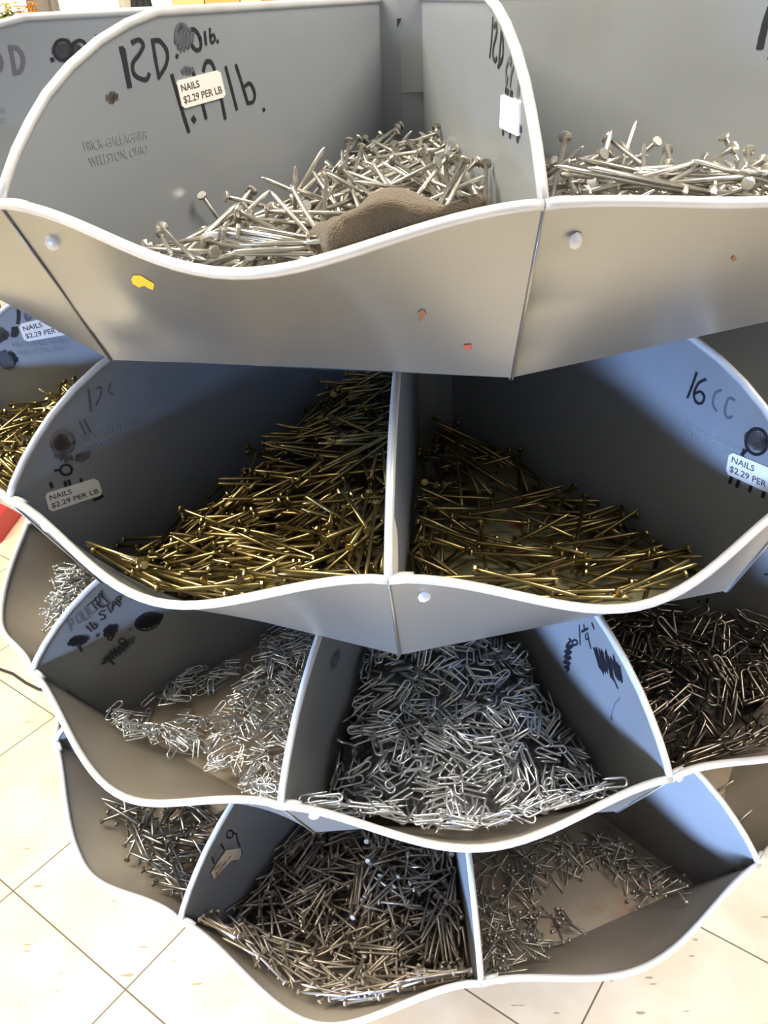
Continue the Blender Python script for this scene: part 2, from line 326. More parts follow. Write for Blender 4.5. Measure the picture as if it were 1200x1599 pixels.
for ti, T in enumerate(TIERS):
    root = bpy.data.objects.new('revolving_bin_shelf', None); COL.objects.link(root); ROOT.append(root)
    tag(root, SH_LAB[ti], 'bin shelf', 'revolving bin shelves on the rack')
    N = T['N']
    # pan
    q = MB(); nr = 8
    for k in range(N):
        P = []
        for i in range(nr+1):
            row = []
            for j in range(9):
                s = j/8; b0 = wp(T['b'][k][0], T['b'][k][1], 0); b1 = wp(T['b'][k+1][0], T['b'][k+1][1], 0); e_ = b0*(1-s)+b1*s
                g_ = i/nr; am = T['az'][k]+(T['az'][k+1]-T['az'][k])*s; hpt = wp(HUB_R*.9, am, 0); p_ = hpt*(1-g_)+e_*g_
                row.append((p_[0], p_[1], T['zw']))
            P.append(row)
        q.grid(P)
    q.build('pan', M_olive if ti == 1 else M_floorpan if ti > 1 else M_pan, root, smooth=True)
    # hub collar with folded seams, one face per bin
    q = MB()
    for k in range(N):
        z0 = T['zw']; z1 = T['zw']+T['top']+.004
        a_, c_ = wp(HUB_R, T['az'][k], 0), wp(HUB_R, T['az'][k+1], 0); m_ = (a_+c_)/2*1.06
        for (p1, p2) in ((a_, m_), (m_, c_)):
            q.add([(p1[0], p1[1], z0), (p2[0], p2[1], z0), (p2[0], p2[1], z1), (p1[0], p1[1], z1)], [(0, 1, 2, 3)])
        # overlapping upper plate on one half
        zz = T['zw']+T['top']-.072; e1 = m_*1.03; e2 = c_*1.045
        q.add([(e1[0], e1[1], zz), (e2[0], e2[1], zz), (e2[0], e2[1], z1), (e1[0], e1[1], z1), (m_[0], m_[1], zz), (c_[0], c_[1], zz)], [(0, 1, 2, 3), (0, 4, 5, 1)])
        mm = m_*1.045; dd = (c_-a_)/np.linalg.norm(c_-a_)*.0022
        q.add([mm-dd+np.array([0, 0, T['zw']+T['top']-.022]), mm+dd+np.array([0, 0, T['zw']+T['top']-.0145]), mm+dd+np.array([0, 0, T['zw']+T['top']-.0145]), mm-dd+np.array([0, 0, T['zw']+T['top']-.0145])], [(0, 1, 2, 3)], 1)
    q.build('hub_collar', [M_div, M_dark], root, smooth=False)
    for k in range(N):
        ol = outline(T, k); q = MB()
        # sheet: two skins, fanned from inner/bottom edge
        nb = len(ol); base_r, = (T['b'][k][0],)
        low = []
        for (r, z) in ol:
            rr_ = min(r, base_r); rr_ = max(rr_, HUB_R); low.append((rr_, max(pan_z(rr_)-.004, -.002)))
        az = T['az'][k]; nrm = np.array([-math.sin(az), math.cos(az), 0])*.0008
        for sgn in (1, -1):
            P = []
            for (r, z), (lr, lz) in zip(ol, low):
                row = []
                for j in range(7):
                    f = j/6; row.append(div_pt(T, k, lr+(r-lr)*f, lz+(z-lz)*f)+nrm*sgn)
                P.append(row)
            q.grid(P, flip=sgn < 0)
        bead = [div_pt(T, k, r, z) for r, z in ol[4:]]
        q.tube(bead, .0030, 10, mi=1)
        # tab bent over the rim of the next panel
        rows = petal(T, k, ti); pt = [rows[i][1]+rows[i][2]*(-.003)+np.array([0, 0, .001]) for i in (0, 1, 2)]
        q.tube([pt[0], pt[0]*.0+pt[1], (pt[1]+pt[2])/2], .0029, 8, mi=1)
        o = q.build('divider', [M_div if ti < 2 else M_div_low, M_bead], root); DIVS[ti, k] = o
        # front panel
        q = MB(); nt_ = 10; rng2 = np.random.default_rng(ti*10+k)
        for inner in (0, 1):
            P = []
            for i, (B, Pm, n) in enumerate(rows):
                row = []
                for j in range(nt_+1):
                    f = j/nt_; X = B*(1-f)+Pm*f
                    dent = 0
                    if (ti, k) in ((0, 1), (0, 0)):
                        s = i/(len(rows)-1)
                        for ds, df, rad, dep in ([(.06, .75, .05, .0025), (.04, .45, .06, .004), (.05, .2, .05, .003)] if k == 1 else [(.10, .35, .07, -.005), (.22, .30, .10, .004), (.55, .5, .25, .003)]):
                            dent += dep*math.exp(-(((s-ds)/rad)**2+((f-df)/(rad*2.2))**2))
                    X = X-n*(dent+inner*.0012); row.append(X)
                P.append(row)
            q.grid(P, flip=bool(inner), mi=2 if inner else 0)
        q.tube([r_[1]+np.array([0, 0, .001]) for r_ in rows], .0031, 10, mi=1)
        # rivet, seam lip
        B, Pm, n = rows[2]; X = B*.18+Pm*.82+n*.002
        q.add([X+np.array([0, 0, 0])+n*.003]+[X+(rows[3][0]-rows[2][0])/np.linalg.norm(rows[3][0]-rows[2][0])*.0045*math.cos(w)+np.array([0, 0, 1])*.0045*math.sin(w) for w in np.linspace(0, 2*PI, 9)[:-1]], [(0, 1+i, 1+(i+1) % 8) for i in range(8)], 1)
        q.tube([rows[0][0]+n*.001, rows[0][0]*.5+rows[0][1]*.5+n*.001, rows[0][1]+n*.0005], .0008, 6)
        q.build('front_panel', [M_pan, M_bead, M_inner if ti > 1 else M_div], root)
q = MB(); q.tube([(0, 0, .02), (0, 0, FLOOR+.205)], .03, 20); q.tube([(0, 0, 0), (0, 0, .015), (0, 0, .03)], [.15, .15, .06], 32)
q.tube([(0, 0, .03), (0, 0, .14)], [.05, .035], 20)
tag(q.build('centre_post', M_div), 'grey steel post with a round foot that carries the four bin shelves', 'post')

# ------------------------------------------------------------------ writing, stickers, embossing
def off_pt(ti, k, u, v, off):
    az = TIERS[ti]['az'][k % TIERS[ti]['N']]; X, n = on_div(u, v, az, off); return X
class Ink:
    def __init__(s, ti, k): s.ti, s.k, s.mb = ti, k % TIERS[ti]['N'], MB(); s.lv = 0
    def stroke(s, pts, w=.003, mi=0, curve=True):
        w *= .62
        P = [np.array(p, float) for p in pts]
        if curve and len(P) > 2:
            Q = []
            for i in range(len(P)-1):
                p0, p1, p2, p3 = P[max(i-1, 0)], P[i], P[i+1], P[min(i+2, len(P)-1)]
                for t_ in (0, .25, .5, .75): Q.append(.5*((2*p1)+(-p0+p2)*t_+(2*p0-5*p1+4*p2-p3)*t_**2+(-p0+3*p1-3*p2+p3)*t_**3))
            P = Q+[P[-1]]
        s.lv = (s.lv+1) % 12; off = .0012+s.lv*.00002
        X = [off_pt(s.ti, s.k, p[0], p[1], off) for p in P]; az = TIERS[s.ti]['az'][s.k]; n = np.array([-math.sin(az), math.cos(az), 0])
        L_, R_ = [], []
        for i in range(len(X)):
            d = X[min(i+1, len(X)-1)]-X[max(i-1, 0)]; ln = np.linalg.norm(d); d = d/ln if ln > 1e-9 else np.array([0, 0, 1.]); c = np.cross(n, d)
            ww = w*(.9+.2*random.random())/2; e_ = d*w*.35*(-1 if i == 0 else 1 if i == len(X)-1 else 0)
            L_.append(X[i]+c*ww+e_); R_.append(X[i]-c*ww+e_)
        s.mb.grid([L_, R_], mi)
    def scribble(s, c, a, b, ang=0, n=9, w=.003, mi=0):
        pts = []
        for i in range(n*2):
            t_ = i/(n*2-1)*2-1; yy = b*math.sqrt(max(0, 1-t_*t_))*(1 if i % 2 else -1)*random.uniform(.8, 1.05)
            x_, y_ = t_*a, yy; pts.append((c[0]+x_*math.cos(ang)-y_*math.sin(ang), c[1]+x_*math.sin(ang)+y_*math.cos(ang)))
        s.stroke(pts, w, mi)
    def ring(s, c, a, b, ang=0, w=.003, mi=0, a0=0, a1=2*PI):
        s.stroke([(c[0]+a*math.cos(w_)*math.cos(ang)-b*math.sin(w_)*math.sin(ang), c[1]+a*math.cos(w_)*math.sin(ang)+b*math.sin(w_)*math.cos(ang)) for w_ in np.linspace(a0, a1, 12)], w, mi)
    def done(s, name='marker_writing', label=None):
        o = s.mb.build(name, [M_ink, M_fade, M_smudge], DIVS[s.ti, s.k], smooth=False)
        if label: o['label'] = label
        return o
def text_geo(body, extrude=0, bold=0):
    cu = bpy.data.curves.new('t', 'FONT'); cu.body = body; cu.extrude = extrude; cu.offset = bold; cu.space_line = 1.15; cu.resolution_u = 3
    ob = bpy.data.objects.new('t', cu); COL.objects.link(ob); dg = bpy.context.evaluated_depsgraph_get(); dg.update()
    me = bpy.data.meshes.new_from_object(ob.evaluated_get(dg)); V = np.array([v.co[:] for v in me.vertices]); Fc = [tuple(p.vertices) for p in me.polygons]
    bpy.data.objects.remove(ob); bpy.data.curves.remove(cu); bpy.data.meshes.remove(me); return V, Fc
def on_quad(V, quad, box, ti, k, off, pad=0.):
    x0, y0, x1, y1 = box; tl, tr, br, bl = [np.array(p, float) for p in quad]; out = []
    for v in V:
        s = pad+(1-2*pad)*(v[0]-x0)/(x1-x0); t_ = pad+(1-2*pad)*(y1-v[1])/(y1-y0)
        p = (tl*(1-s)+tr*s)*(1-t_)+(bl*(1-s)+br*s)*t_; out.append(off_pt(ti, k, p[0], p[1], off+max(0, v[2] if len(v) > 2 else 0)))
    return out
T_st = text_geo('NAILS\n$2.29 PER LB', 0, .012)
T_em = text_geo('FRICK-GALLAGHER\n WELLSTON, OHIO', .0007, .0)
T_em = (np.where(np.array([0, 0, 1])*T_em[0] > 0, T_em[0]*1, T_em[0]), T_em[1])
def sticker(ti, k, quad, label=None, blank=False, mp_=None):
    k %= TIERS[ti]['N']; q = MB(); tl, tr, br, bl = [np.array(p, float) for p in quad]; poly = []
    for c, a, b_ in ((tl, tr, bl), (tr, br, tl), (br, bl, tr), (bl, tl, br)):
        poly += [c+(b_-c)*.06*np.linalg.norm(tr-tl)/max(np.linalg.norm(b_-c), 1), c+(a-c)*.06*np.linalg.norm(tr-tl)/max(np.linalg.norm(a-c), 1)]
    q.add([off_pt(ti, k, p[0], p[1], .0021) for p in poly], [tuple(range(8))]); q.add([off_pt(ti, k, p[0], p[1], .0009) for p in poly], [tuple(range(7, -1, -1))])
    for i in range(8): q.add([q.v[i], q.v[(i+1) % 8], q.v[8+(i+1) % 8], q.v[8+i]], [(0, 1, 2, 3)])
    V, Fc = T_st; bb = (V[:, 0].min(), V[:, 1].min(), V[:, 0].max(), V[:, 1].max())
    w_, h_ = bb[2]-bb[0], bb[3]-bb[1]; bb = (bb[0]-w_*.07, bb[1]-h_*.18, bb[2]+w_*.07, bb[3]+h_*.2)
    if not blank: q.add(on_quad(V, quad, bb, ti, k, .0023), Fc, 1)
    o = q.build('price_sticker', [mp_ or M_paper, M_print], DIVS[ti, k], smooth=False)
    if label: o['label'] = label
def emboss(ti, k, quad):
    V, Fc = T_em; V = V.copy(); bb = (V[:, 0].min(), V[:, 1].min(), V[:, 0].max(), V[:, 1].max()); V[:, 2] = np.where(V[:, 2] > 0, .0004, 0)
    q = MB(); q.add(on_quad(V, quad, bb, ti, k % TIERS[ti]['N'], .0008), Fc)
    q.build('embossed_lettering', M_div, DIVS[ti, k % TIERS[ti]['N']], smooth=False)
# top shelf, left divider
I = Ink(0, 0); w = .0042
I.stroke([(188, 76), (194, 103), (200, 134)], .006, 0); I.stroke([(192, 78), (197, 110), (202, 134)], .004)
I.stroke([(205, 66), (215, 62), (222, 70), (216, 84), (206, 98), (207, 114), (216, 122), (227, 124), (231, 116)], w)
I.stroke([(237, 66), (241, 92), (246, 118)], w); I.stroke([(236, 64), (248, 64), (259, 80), (258, 100), (246, 121)], w)
I.ring((283, 56), 10, 18, -.1, .004, 1); I.scribble((284, 54), 9, 17, -.2, 8, .004, 1); I.ring((303, 62), 8, 17, -.3, .004, 0); I.stroke([(274, 87), (275, 88)], .004)
I.scribble((286, 60), 14, 22, .2, 6, .003, 1)
I.stroke([(318, 50), (320, 69)], .003); I.stroke([(326, 45), (328, 66), (334, 62), (332, 54), (327, 58)], .003); I.stroke([(338, 64), (338.5, 65)], .004)
I.stroke([(267, 118), (276, 150), (285, 180), (293, 205)], .0045); I.stroke([(300, 185), (302, 188)], .006)
I.stroke([(298, 108), (309, 140), (320, 184)], .0045); I.stroke([(316, 110), (320, 97), (328, 97), (333, 107)], .0045); I.stroke([(333, 112), (342, 145), (350, 184)], .0045)
I.scribble((291, 110), 8, 5, 0, 4, .004, 1)
I.stroke([(351, 105), (359, 135), (368, 170)], .004); I.stroke([(367, 102), (376, 130), (385, 160)], .004); I.stroke([(381, 134), (389, 130), (396, 145), (394, 158), (385, 161)], .004); I.stroke([(410, 170), (411, 172)], .004)
I.scribble((173, 152), 8, 10, .3, 4, .003, 2)
I.done(label='black marker writing 12D .60 lb. and 1.79 lb.'); sticker(0, 0, [(272, 127), (340, 109), (350, 151), (282, 170)], 'cream price sticker with a torn corner')
emboss(0, 0, [(127, 221), (228, 203), (230, 240), (138, 264)])
# divider behind it
I = Ink(0, -1); I.stroke([(16, 73), (20, 95), (23, 114)], .005, 1); I.stroke([(15, 74), (28, 76), (36, 92), (32, 110), (22, 114)], .005, 1); I.stroke([(-10, 80), (0, 88), (2, 105), (-6, 114)], .005, 1)
I.scribble((107, 80), 24, 18, .15, 12, .005, 1); I.ring((98, 78), 14, 16, 0, .004, 0); I.ring((124, 78), 12, 15, 0, .004, 0); I.stroke([(81, 92), (82, 94)], .005)
I.stroke([(151, 56), (143, 76)], .004); I.stroke([(162, 56), (155, 74)], .004)
I.done(label='grey marker writing D and a blacked-out price'); emboss(0, -1, [(-84, 178), (8, 166), (10, 192), (-80, 212)])
# top shelf, right divider (seen from its back, so mirrored)
I = Ink(0, 1); w = .004
I.stroke([(773, 28), (771, 58), (768, 88)], w); I.stroke([(775, 42), (778, 37), (779, 50), (774, 72), (773, 86), (776, 95), (779, 90)], w)
I.stroke([(786, 52), (784, 80), (782, 104)], w); I.stroke([(786, 50), (789, 66), (788, 90), (781, 104)], w)
I.stroke([(799, 92), (794, 105), (794, 130), (796, 120)], .004, 1); I.stroke([(800, 92), (801, 98)], .006, 1); I.stroke([(805, 104), (802, 116), (800, 134)], .004, 1); I.stroke([(814, 122), (811, 150)], .003, 1); I.stroke([(816, 124), (813, 152)], .003, 1)
for a_ in ((794, 138), (797, 141), (801, 145), (803, 144), (789, 203), (800, 208), (812, 214), (817, 199)): I.stroke([a_, (a_[0]-.4, a_[1]+5)], .005)
I.done(label='mirrored black marker writing 12D'); sticker(0, 1, [(788, 147), (817, 158), (816, 213), (786, 199)], 'blank side of a white price sticker', True, mat('white_sticker', (.95, .95, .93), .6))
I = Ink(0, 2); I.stroke([(1203, 14), (1195, 40), (1187, 74)], .006); I.stroke([(1206, 16), (1197, 44), (1191, 73)], .005); I.stroke([(1220, 20), (1216, 50), (1205, 90)], .006); I.done()
# second shelf
I = Ink(1, 0); I.stroke([(137, 608), (139, 625), (141, 641)], .0035, 1); I.stroke([(150, 606), (156, 604), (156, 616), (149, 632)], .0025, 1); I.stroke([(172, 598), (168, 610), (176, 616)], .002, 1)
I.stroke([(123, 658), (128, 668), (132, 677)], .003, 1); I.stroke([(130, 655), (135, 664), (140, 674)], .003, 1)
I.scribble((94, 692), 13, 16, .5, 7, .007, 2); I.ring((97, 690), 18, 18, 0, .004, 2); I.scribble((128, 712), 12, 8, -.4, 6, .003, 2); I.ring((102, 733), 9, 8, 0, .003, 0); I.stroke([(84, 734), (92, 733)], .003, 0)
I.scribble((98, 712), 14, 8, .4, 4, .004, 2)
for a_ in ((78, 754), (100, 752), (106, 750), (125, 748)): I.stroke([a_, (a_[0]+2, a_[1]+6)], .004)
I.stroke([(146, 780), (152, 778), (159, 774)], .004); I.done(label='faded marker writing 12C and a rubbed-out price')
sticker(1, 0, [(68, 770), (150, 745), (159, 771), (75, 799)], 'cream price sticker with a curled corner'); emboss(1, 0, [(120, 684), (211, 651), (214, 680), (128, 714)])
I = Ink(1, -1); I.stroke([(29, 483), (29, 495), (28, 504)], .005); I.stroke([(41, 486), (40, 495), (44, 499), (49, 494)], .005, 1); I.stroke([(21, 512), (20, 524)], .006); I.stroke([(25, 511), (27, 518), (24, 524)], .005)
I.scribble((0, 523), 11, 11, 0, 8, .007, 2); I.scribble((10, 560), 17, 14, .2, 12, .003, 0); I.scribble((8, 562), 17, 12, .8, 9, .003, 1); I.done(label='black marker writing 10 and a blacked-out patch')
sticker(1, -1, [(29, 506), (101, 488), (108, 521), (39, 533)]); emboss(1, -1, [(18, 534), (106, 528), (106, 547), (28, 557)])
I = Ink(1, 2); I.stroke([(1090, 582), (1083, 602), (1076, 620)], .0035); I.stroke([(1104, 592), (1093, 598), (1086, 614), (1089, 627), (1098, 629), (1102, 619), (1096, 611), (1088, 614)], .0035)
I.stroke([(1128, 609), (1119, 614), (1115, 630), (1121, 641)], .003, 1); I.stroke([(1149, 624), (1140, 622), (1134, 640), (1138, 652), (1145, 650)], .003, 1)
I.scribble((1184, 688), 18, 15, .6, 11, .006, 2); I.ring((1184, 689), 17, 20, 0, .004, 0); I.stroke([(1170, 701), (1161, 709)], .004); I.stroke([(1164, 702), (1162, 709)], .004)
for a_ in ((1145, 744), (1156, 750), (1176, 757), (1196, 766)): I.stroke([a_, (a_[0]-3, a_[1]+9)], .0045)
I.done(label='black marker writing 16 CC and a blacked-out price'); sticker(1, 2, [(1143, 704), (1228, 739), (1222, 777), (1136, 738)], 'white price sticker'); emboss(1, 2, [(1160, 698), (1070, 655), (1073, 678), (1148, 716)])
# torn tape scrap low on the middle divider
q = MB(); q.add([off_pt(1, 1, u, v, .0022) for u, v in ((611, 808), (614, 822), (616, 832), (617, 862), (617, 890), (614, 899), (608, 898), (609, 850))], [tuple(range(8))]); q.build('torn_label', M_tape, DIVS[1, 1], smooth=False)
# third shelf
I = Ink(2, 0); w = .0022
L3 = [[(104, 968), (110, 984)], [(104, 968), (111, 967), (112, 976), (107, 977)], [(117, 962), (121, 972), (127, 968), (123, 959), (117, 962)], [(124, 955), (131, 968), (137, 962), (130, 949)], [(133, 946), (141, 958), (148, 953)], [(136, 944), (147, 936)], [(142, 940), (151, 951)], [(147, 934), (157, 948)], [(147, 934), (154, 931), (155, 940), (150, 942), (160, 946)], [(153, 926), (160, 932), (168, 939)], [(160, 932), (157, 922)]]
for i, s_ in enumerate(L3): I.stroke(s_, w, 1 if i < 5 else 0)
for s_ in [[(163, 953), (156, 954), (155, 959), (162, 960), (163, 965), (156, 967)], [(160, 948), (172, 940)], [(166, 944), (173, 956)], [(175, 952), (176, 938), (186, 946)], [(174, 946), (181, 942)], [(180, 934), (188, 942)], [(180, 934), (186, 930), (187, 936), (183, 938)]]: I.stroke(s_, w)
I.stroke([(134, 977), (142, 985)], .003); I.stroke([(139, 971), (147, 981), (151, 976), (146, 973)], .0025)
I.scribble((121, 1000), 15, 8, -.2, 8, .005); I.stroke([(121, 1006), (127, 1015)], .005); I.stroke([(151, 990), (152, 992)], .004)
I.scribble((172, 984), 12, 10, -.5, 7, .004); I.stroke([(166, 990), (172, 999), (180, 984)], .004); I.scribble((232, 968), 22, 12, -.3, 14, .005); I.ring((230, 970), 20, 13, -.3, .003); I.stroke([(202, 981), (203, 982)], .003)
I.scribble((184, 1015), 32, 8, -.65, 12, .005, 1); I.scribble((180, 1018), 26, 6, -.65, 8, .003); I.ring((190, 1000), 5, 4, 0, .003); I.stroke([(167, 1025), (177, 1036)], .004); I.done(label='black marker writing POULTRY STAPLES and blacked-out prices')
I = Ink(2, 2); I.stroke([(907, 976), (908, 1006)], .0028); I.stroke([(914, 975), (915, 984)], .0025); I.stroke([(911, 986), (920, 981)], .0035); I.stroke([(917, 989), (917, 998), (922, 996)], .0025); I.stroke([(920, 988), (922, 1000), (925, 1012)], .003); I.stroke([(927, 973), (930, 981)], .003)
I.stroke([(892, 1002), (886, 1010), (897, 1008), (884, 1018), (895, 1017), (883, 1026), (894, 1026), (882, 1034), (893, 1035), (884, 1042), (891, 1042), (888, 1048)], .004); I.ring((900, 1003), 4, 4, 0, .003); I.stroke([(891, 997), (896, 1002)], .003); I.stroke([(930, 1012), (940, 1045), (933, 1010), (945, 1053), (938, 1012), (948, 1051), (942, 1014), (951, 1050), (948, 1014), (957, 1058), (952, 1024), (960, 1062), (956, 1026), (966, 1060), (960, 1022), (970, 1063), (966, 1034), (974, 1066), (970, 1040)], .004)
I.stroke([(961, 1060), (967, 1074)], .003); I.stroke([(970, 1090), (962, 1100), (957, 1118)], .0025, 1); I.stroke([(957, 1120), (957.5, 1122)], .004); I.done(label='black marker writing 1 1/4 inch and two scribbles')
I = Ink(2, 3); I.stroke([(1106, 934), (1105, 940)], .004); I.stroke([(1091, 939), (1093, 938)], .004); I.stroke([(1204, 895), (1196, 896)], .004); I.done()
I = Ink(2, 1); I.scribble((522, 1030), 6, 18, .3, 8, .002, 1); I.done('scuff_marks')
I = Ink(3, 1); I.ring((358, 1302), 5, 6, .3, .003, 0); I.stroke([(362, 1300), (368, 1302), (370, 1313), (374, 1322)], .0028); I.stroke([(344, 1317), (349, 1326)], .0028); I.stroke([(344, 1319), (338, 1328), (333, 1342)], .0015, 1); I.stroke([(330, 1338), (333, 1347)], .003); I.stroke([(376, 1328), (376, 1334), (366, 1343)], .003); I.done(label='black marker numeral 9')
q = MB(); P_ = [(350, 1326), (357, 1325), (372, 1323), (375, 1331), (370, 1341), (358, 1342), (345, 1356), (331, 1371), (327, 1361), (338, 1343)]
q.add([off_pt(3, 1, u, v, .0026) for u, v in P_], [tuple(range(10))])
V, Fc = T_st; bb = (V[:, 0].min(), V[:, 1].min(), V[:, 0].max(), V[:, 1].max()); q.add(on_quad(V, [(331, 1355), (354, 1329), (358, 1337), (334, 1366)], bb, 3, 1, .003), Fc, 1)
o = q.build('price_sticker', [M_paper_old, M_print], DIVS[3, 1], smooth=False); o['label'] = 'tan folded price sticker, aged and half peeled'
# paint chips and rust marks on the top front panels
def panel_patch(ti, k, px, m, name):
    o = [c for c in ROOT[ti].children if c.name.startswith('front_panel')][k]; out = []
    for u, v in px:
        d = ray(u, v); hit, loc, nn, _ = o.ray_cast(Vector(CAM), Vector(d).normalized())
        if not hit: return
        out.append(np.array(loc)-d/np.linalg.norm(d)*.0012)
    q = MB(); q.add(out, [tuple(range(len(px)))])
    q.build(name, m, o, smooth=False)
panel_patch(0, 0, [(205, 436), (209, 430), (220, 430), (229, 436), (241, 443), (239, 453), (231, 450), (225, 446), (217, 449), (207, 443)], M_yellow, 'paint_chip')
panel_patch(0, 0, [(652, 489), (661, 483), (666, 490), (660, 500), (654, 503), (657, 495)], M_rust, 'rust_mark')
panel_patch(0, 0, [(724, 539), (736, 538), (736, 545), (726, 546)], M_red, 'red_smear')
panel_patch(0, 1, [(1142, 405), (1147, 399), (1152, 405), (1146, 409)], M_rust, 'rust_mark')

# ------------------------------------------------------------------ fasteners: templates
def nail_geo(Ln, r, hr, n=8):
    """shank along x from -L/2 (head) to L/2 (point); returns (shank verts, faces), (head verts, faces)"""
    q = MB(); q.tube([(-Ln/2+.0008, 0, 0), (Ln/2-r*4, 0, 0), (Ln/2-r*1.2, 0, 0), (Ln/2, 0, 0)], [r, r, r*.62, r*.1], n)
    g_ = MB(); g_.tube([(-Ln/2-.0004, 0, 0), (-Ln/2, 0, 0), (-Ln/2+.0012, 0, 0), (-Ln/2+.0022, 0, 0)], [hr*.9, hr, hr, r], n+2)
    return (q.v, q.f), (g_.v, g_.f)
def staple_geo(Ln, wd, r, n=6):
    q = MB(); hw = wd/2; pts = [(Ln/2, -hw, 0), (Ln/2-r*4, -hw, 0), (-Ln/2+hw, -hw, 0)]
    for i in range(1, 8): a = PI/2+PI*i/8; pts.append((-Ln/2+hw+hw*math.cos(a), -hw*math.sin(a), 0))
    pts += [(-Ln/2+hw, hw, 0), (Ln/2-r*4, hw, 0), (Ln/2, hw, 0)]
    rr = [r*.15]+[r]*(len(pts)-2)+[r*.15]; q.tube(pts, rr, n); return (q.v, q.f), None

GR = .002; NG = 500; ORG = -NG*GR/2
XS = ORG+(np.arange(NG)+.5)*GR; GX, GY = np.meshgrid(XS, XS, indexing='ij')
class Bin:
    def __init__(s, ti, k):
        k %= TIERS[ti]['N']; s.ti, s.k = ti, k; T = TIERS[ti]; s.T = T
        b0 = wp(*T['b'][k], 0)[:2] if False else wp(T['b'][k][0], T['b'][k][1], 0)[:2]; b1 = wp(T['b'][k+1][0], T['b'][k+1][1], 0)[:2]
        rows = petal(T, k, ti); n = rows[0][2][:2]; ap = b0@n; r = np.hypot(GX, GY); o = GX*n[0]+GY*n[1]-ap
        ch = np.array([-n[1], n[0]]); lat = GX*ch[0]+GY*ch[1]
        ll = np.array([r_[1][:2]@ch for r_ in rows]); oo = np.array([r_[1][:2]@n-ap for r_ in rows]); zz = np.array([r_[1][2]-T['zw'] for r_ in rows])
        if ll[0] > ll[-1]: ll, oo, zz = ll[::-1], oo[::-1], zz[::-1]
        om = np.interp(lat, ll, oo); zm = np.interp(lat, ll, zz)
        g_ = np.clip(1-(-o)/(ap-HUB_R*.9), 0, 1); panz = 0*g_
        s.ter = np.where(o < 0, panz, o/om*zm+.008)
        a0, a1 = T['az'][k], T['az'][k+1]
        d0 = -math.sin(a0)*GX+math.cos(a0)*GY; d1 = math.sin(a1)*GX-math.cos(a1)*GY
        s.ok = (d0 > .003) & (d1 > .003) & (r > HUB_R+.006) & (o < om*.80); s.H = np.where(s.ok, s.ter, 9.0); s.base = s.ter.copy()
        s.items = []; s.mound = None; s.cap = s.base+.022
    def idx(s, x, y): return np.clip(((x-ORG)/GR).astype(int), 0, NG-1), np.clip(((y-ORG)/GR).astype(int), 0, NG-1)
    def hit(s, u, v):
        d = ray(u, v); zz = np.linspace(.19, -.005, 240); S = (zz+s.T['zw']-CAM[2])/d[2]
        X = CAM[0]+S*d[0]; Y = CAM[1]+S*d[1]; i, j = s.idx(X, Y); inb = s.ok[i, j] & (S > 0)
        k = np.nonzero(inb & (zz <= s.H[i, j]))[0]
        return None if len(k) == 0 else (X[k[0]], Y[k[0]])
    def set_mound(s, pts, sink=.012, power=3.0):
        P = []
        for u, v, th in pts:
            z = .05
            for _ in range(4):
                X = at_z(u, v, s.T['zw']+z); i, j = s.idx(X[0:1], X[1:2]); z = max(th, 0)
            P.append((X[0], X[1], th))
        num = np.zeros_like(GX); den = np.zeros_like(GX)
        for x, y, th in P:
            w_ = 1/(((GX-x)**2+(GY-y)**2)+1e-4)**(power/2); num += w_*th; den += w_
        s.th = num/den; m = np.maximum(s.base-.004, s.th-sink)
        s.cap = np.maximum(s.base, s.th)+.016; s.mound = m; s.H = np.where(s.ok, np.maximum(s.base, m), 9.0)
    def drop(s, x, y, az, Ln, rad, wd=0., roll=None, stick=0.):
        n = max(7, int(Ln/GR)); S = np.linspace(-Ln/2, Ln/2, n); ca, sa = math.cos(az), math.sin(az)
        lines = [0.] if wd == 0 else [-wd/2, wd/2]
        hs = []; ids = []
        for l in lines:
            X = x+S*ca-l*sa; Y = y+S*sa+l*ca; i, j = s.idx(X, Y)
            if not s.ok[i, j].all(): return False
            hs.append(s.H[i, j]); ids.append((i, j))
        h = np.max(hs, axis=0); Bs = np.linspace(-.9, .9, 37); A = np.max(h[None, :]-Bs[:, None]*S[None, :], axis=1)
        c = A+Bs*Bs*.010; kbest = int(np.argmin(c)); b_, a_ = Bs[kbest], A[kbest]
        if stick: b_ = stick; a_ = float(np.percentile(h, 70))+abs(stick)*Ln*.15
        th = math.atan(b_)+(random.gauss(0, .16) if wd else 0); rl = 0. if roll is None else roll
        if wd: lift = abs(math.sin(rl))*wd/2
        else: lift = 0
        if stick:
            for e_ in (-1, 1):
                hx = Ln/2*math.cos(math.atan(b_))*e_; ii, jj = s.idx(np.array([x+hx*ca]), np.array([y+hx*sa]))
                if a_+b_*hx < s.base[ii, jj][0]+.004 or not s.ok[ii, jj][0]: return False
        z = a_+rad+lift
        ci, cj = s.idx(np.array([x]), np.array([y]))
        if z > s.cap[ci, cj][0]: return False
        s.items.append((x, y, z+s.T['zw'], az, th, rl, random.random()))
        if stick: return True
        top = a_+b_*S+2*rad*.8+lift
        px_, py_ = -sa, ca
        for l, (i, j) in zip(lines, ids):
            for off in ((-.4*GR, .4*GR) if rad < .0016 else (-.7*GR, 0, .7*GR)):
                X = x+S*ca+(l+off)*px_; Y = y+S*sa+(l+off)*py_; i2, j2 = s.idx(X, Y); cur = s.H[i2, j2]; s.H[i2, j2] = np.where(cur < 5, np.maximum(cur, top), cur)
        return True
def in_poly(px, py, poly):
    c = False; j = len(poly)-1
    for i in range(len(poly)):
        xi, yi = poly[i]; xj, yj = poly[j]
        if (yi > py) != (yj > py) and px < (xj-xi)*(py-yi)/(yj-yi)+xi: c = not c
        j = i
    return c
PILES = []
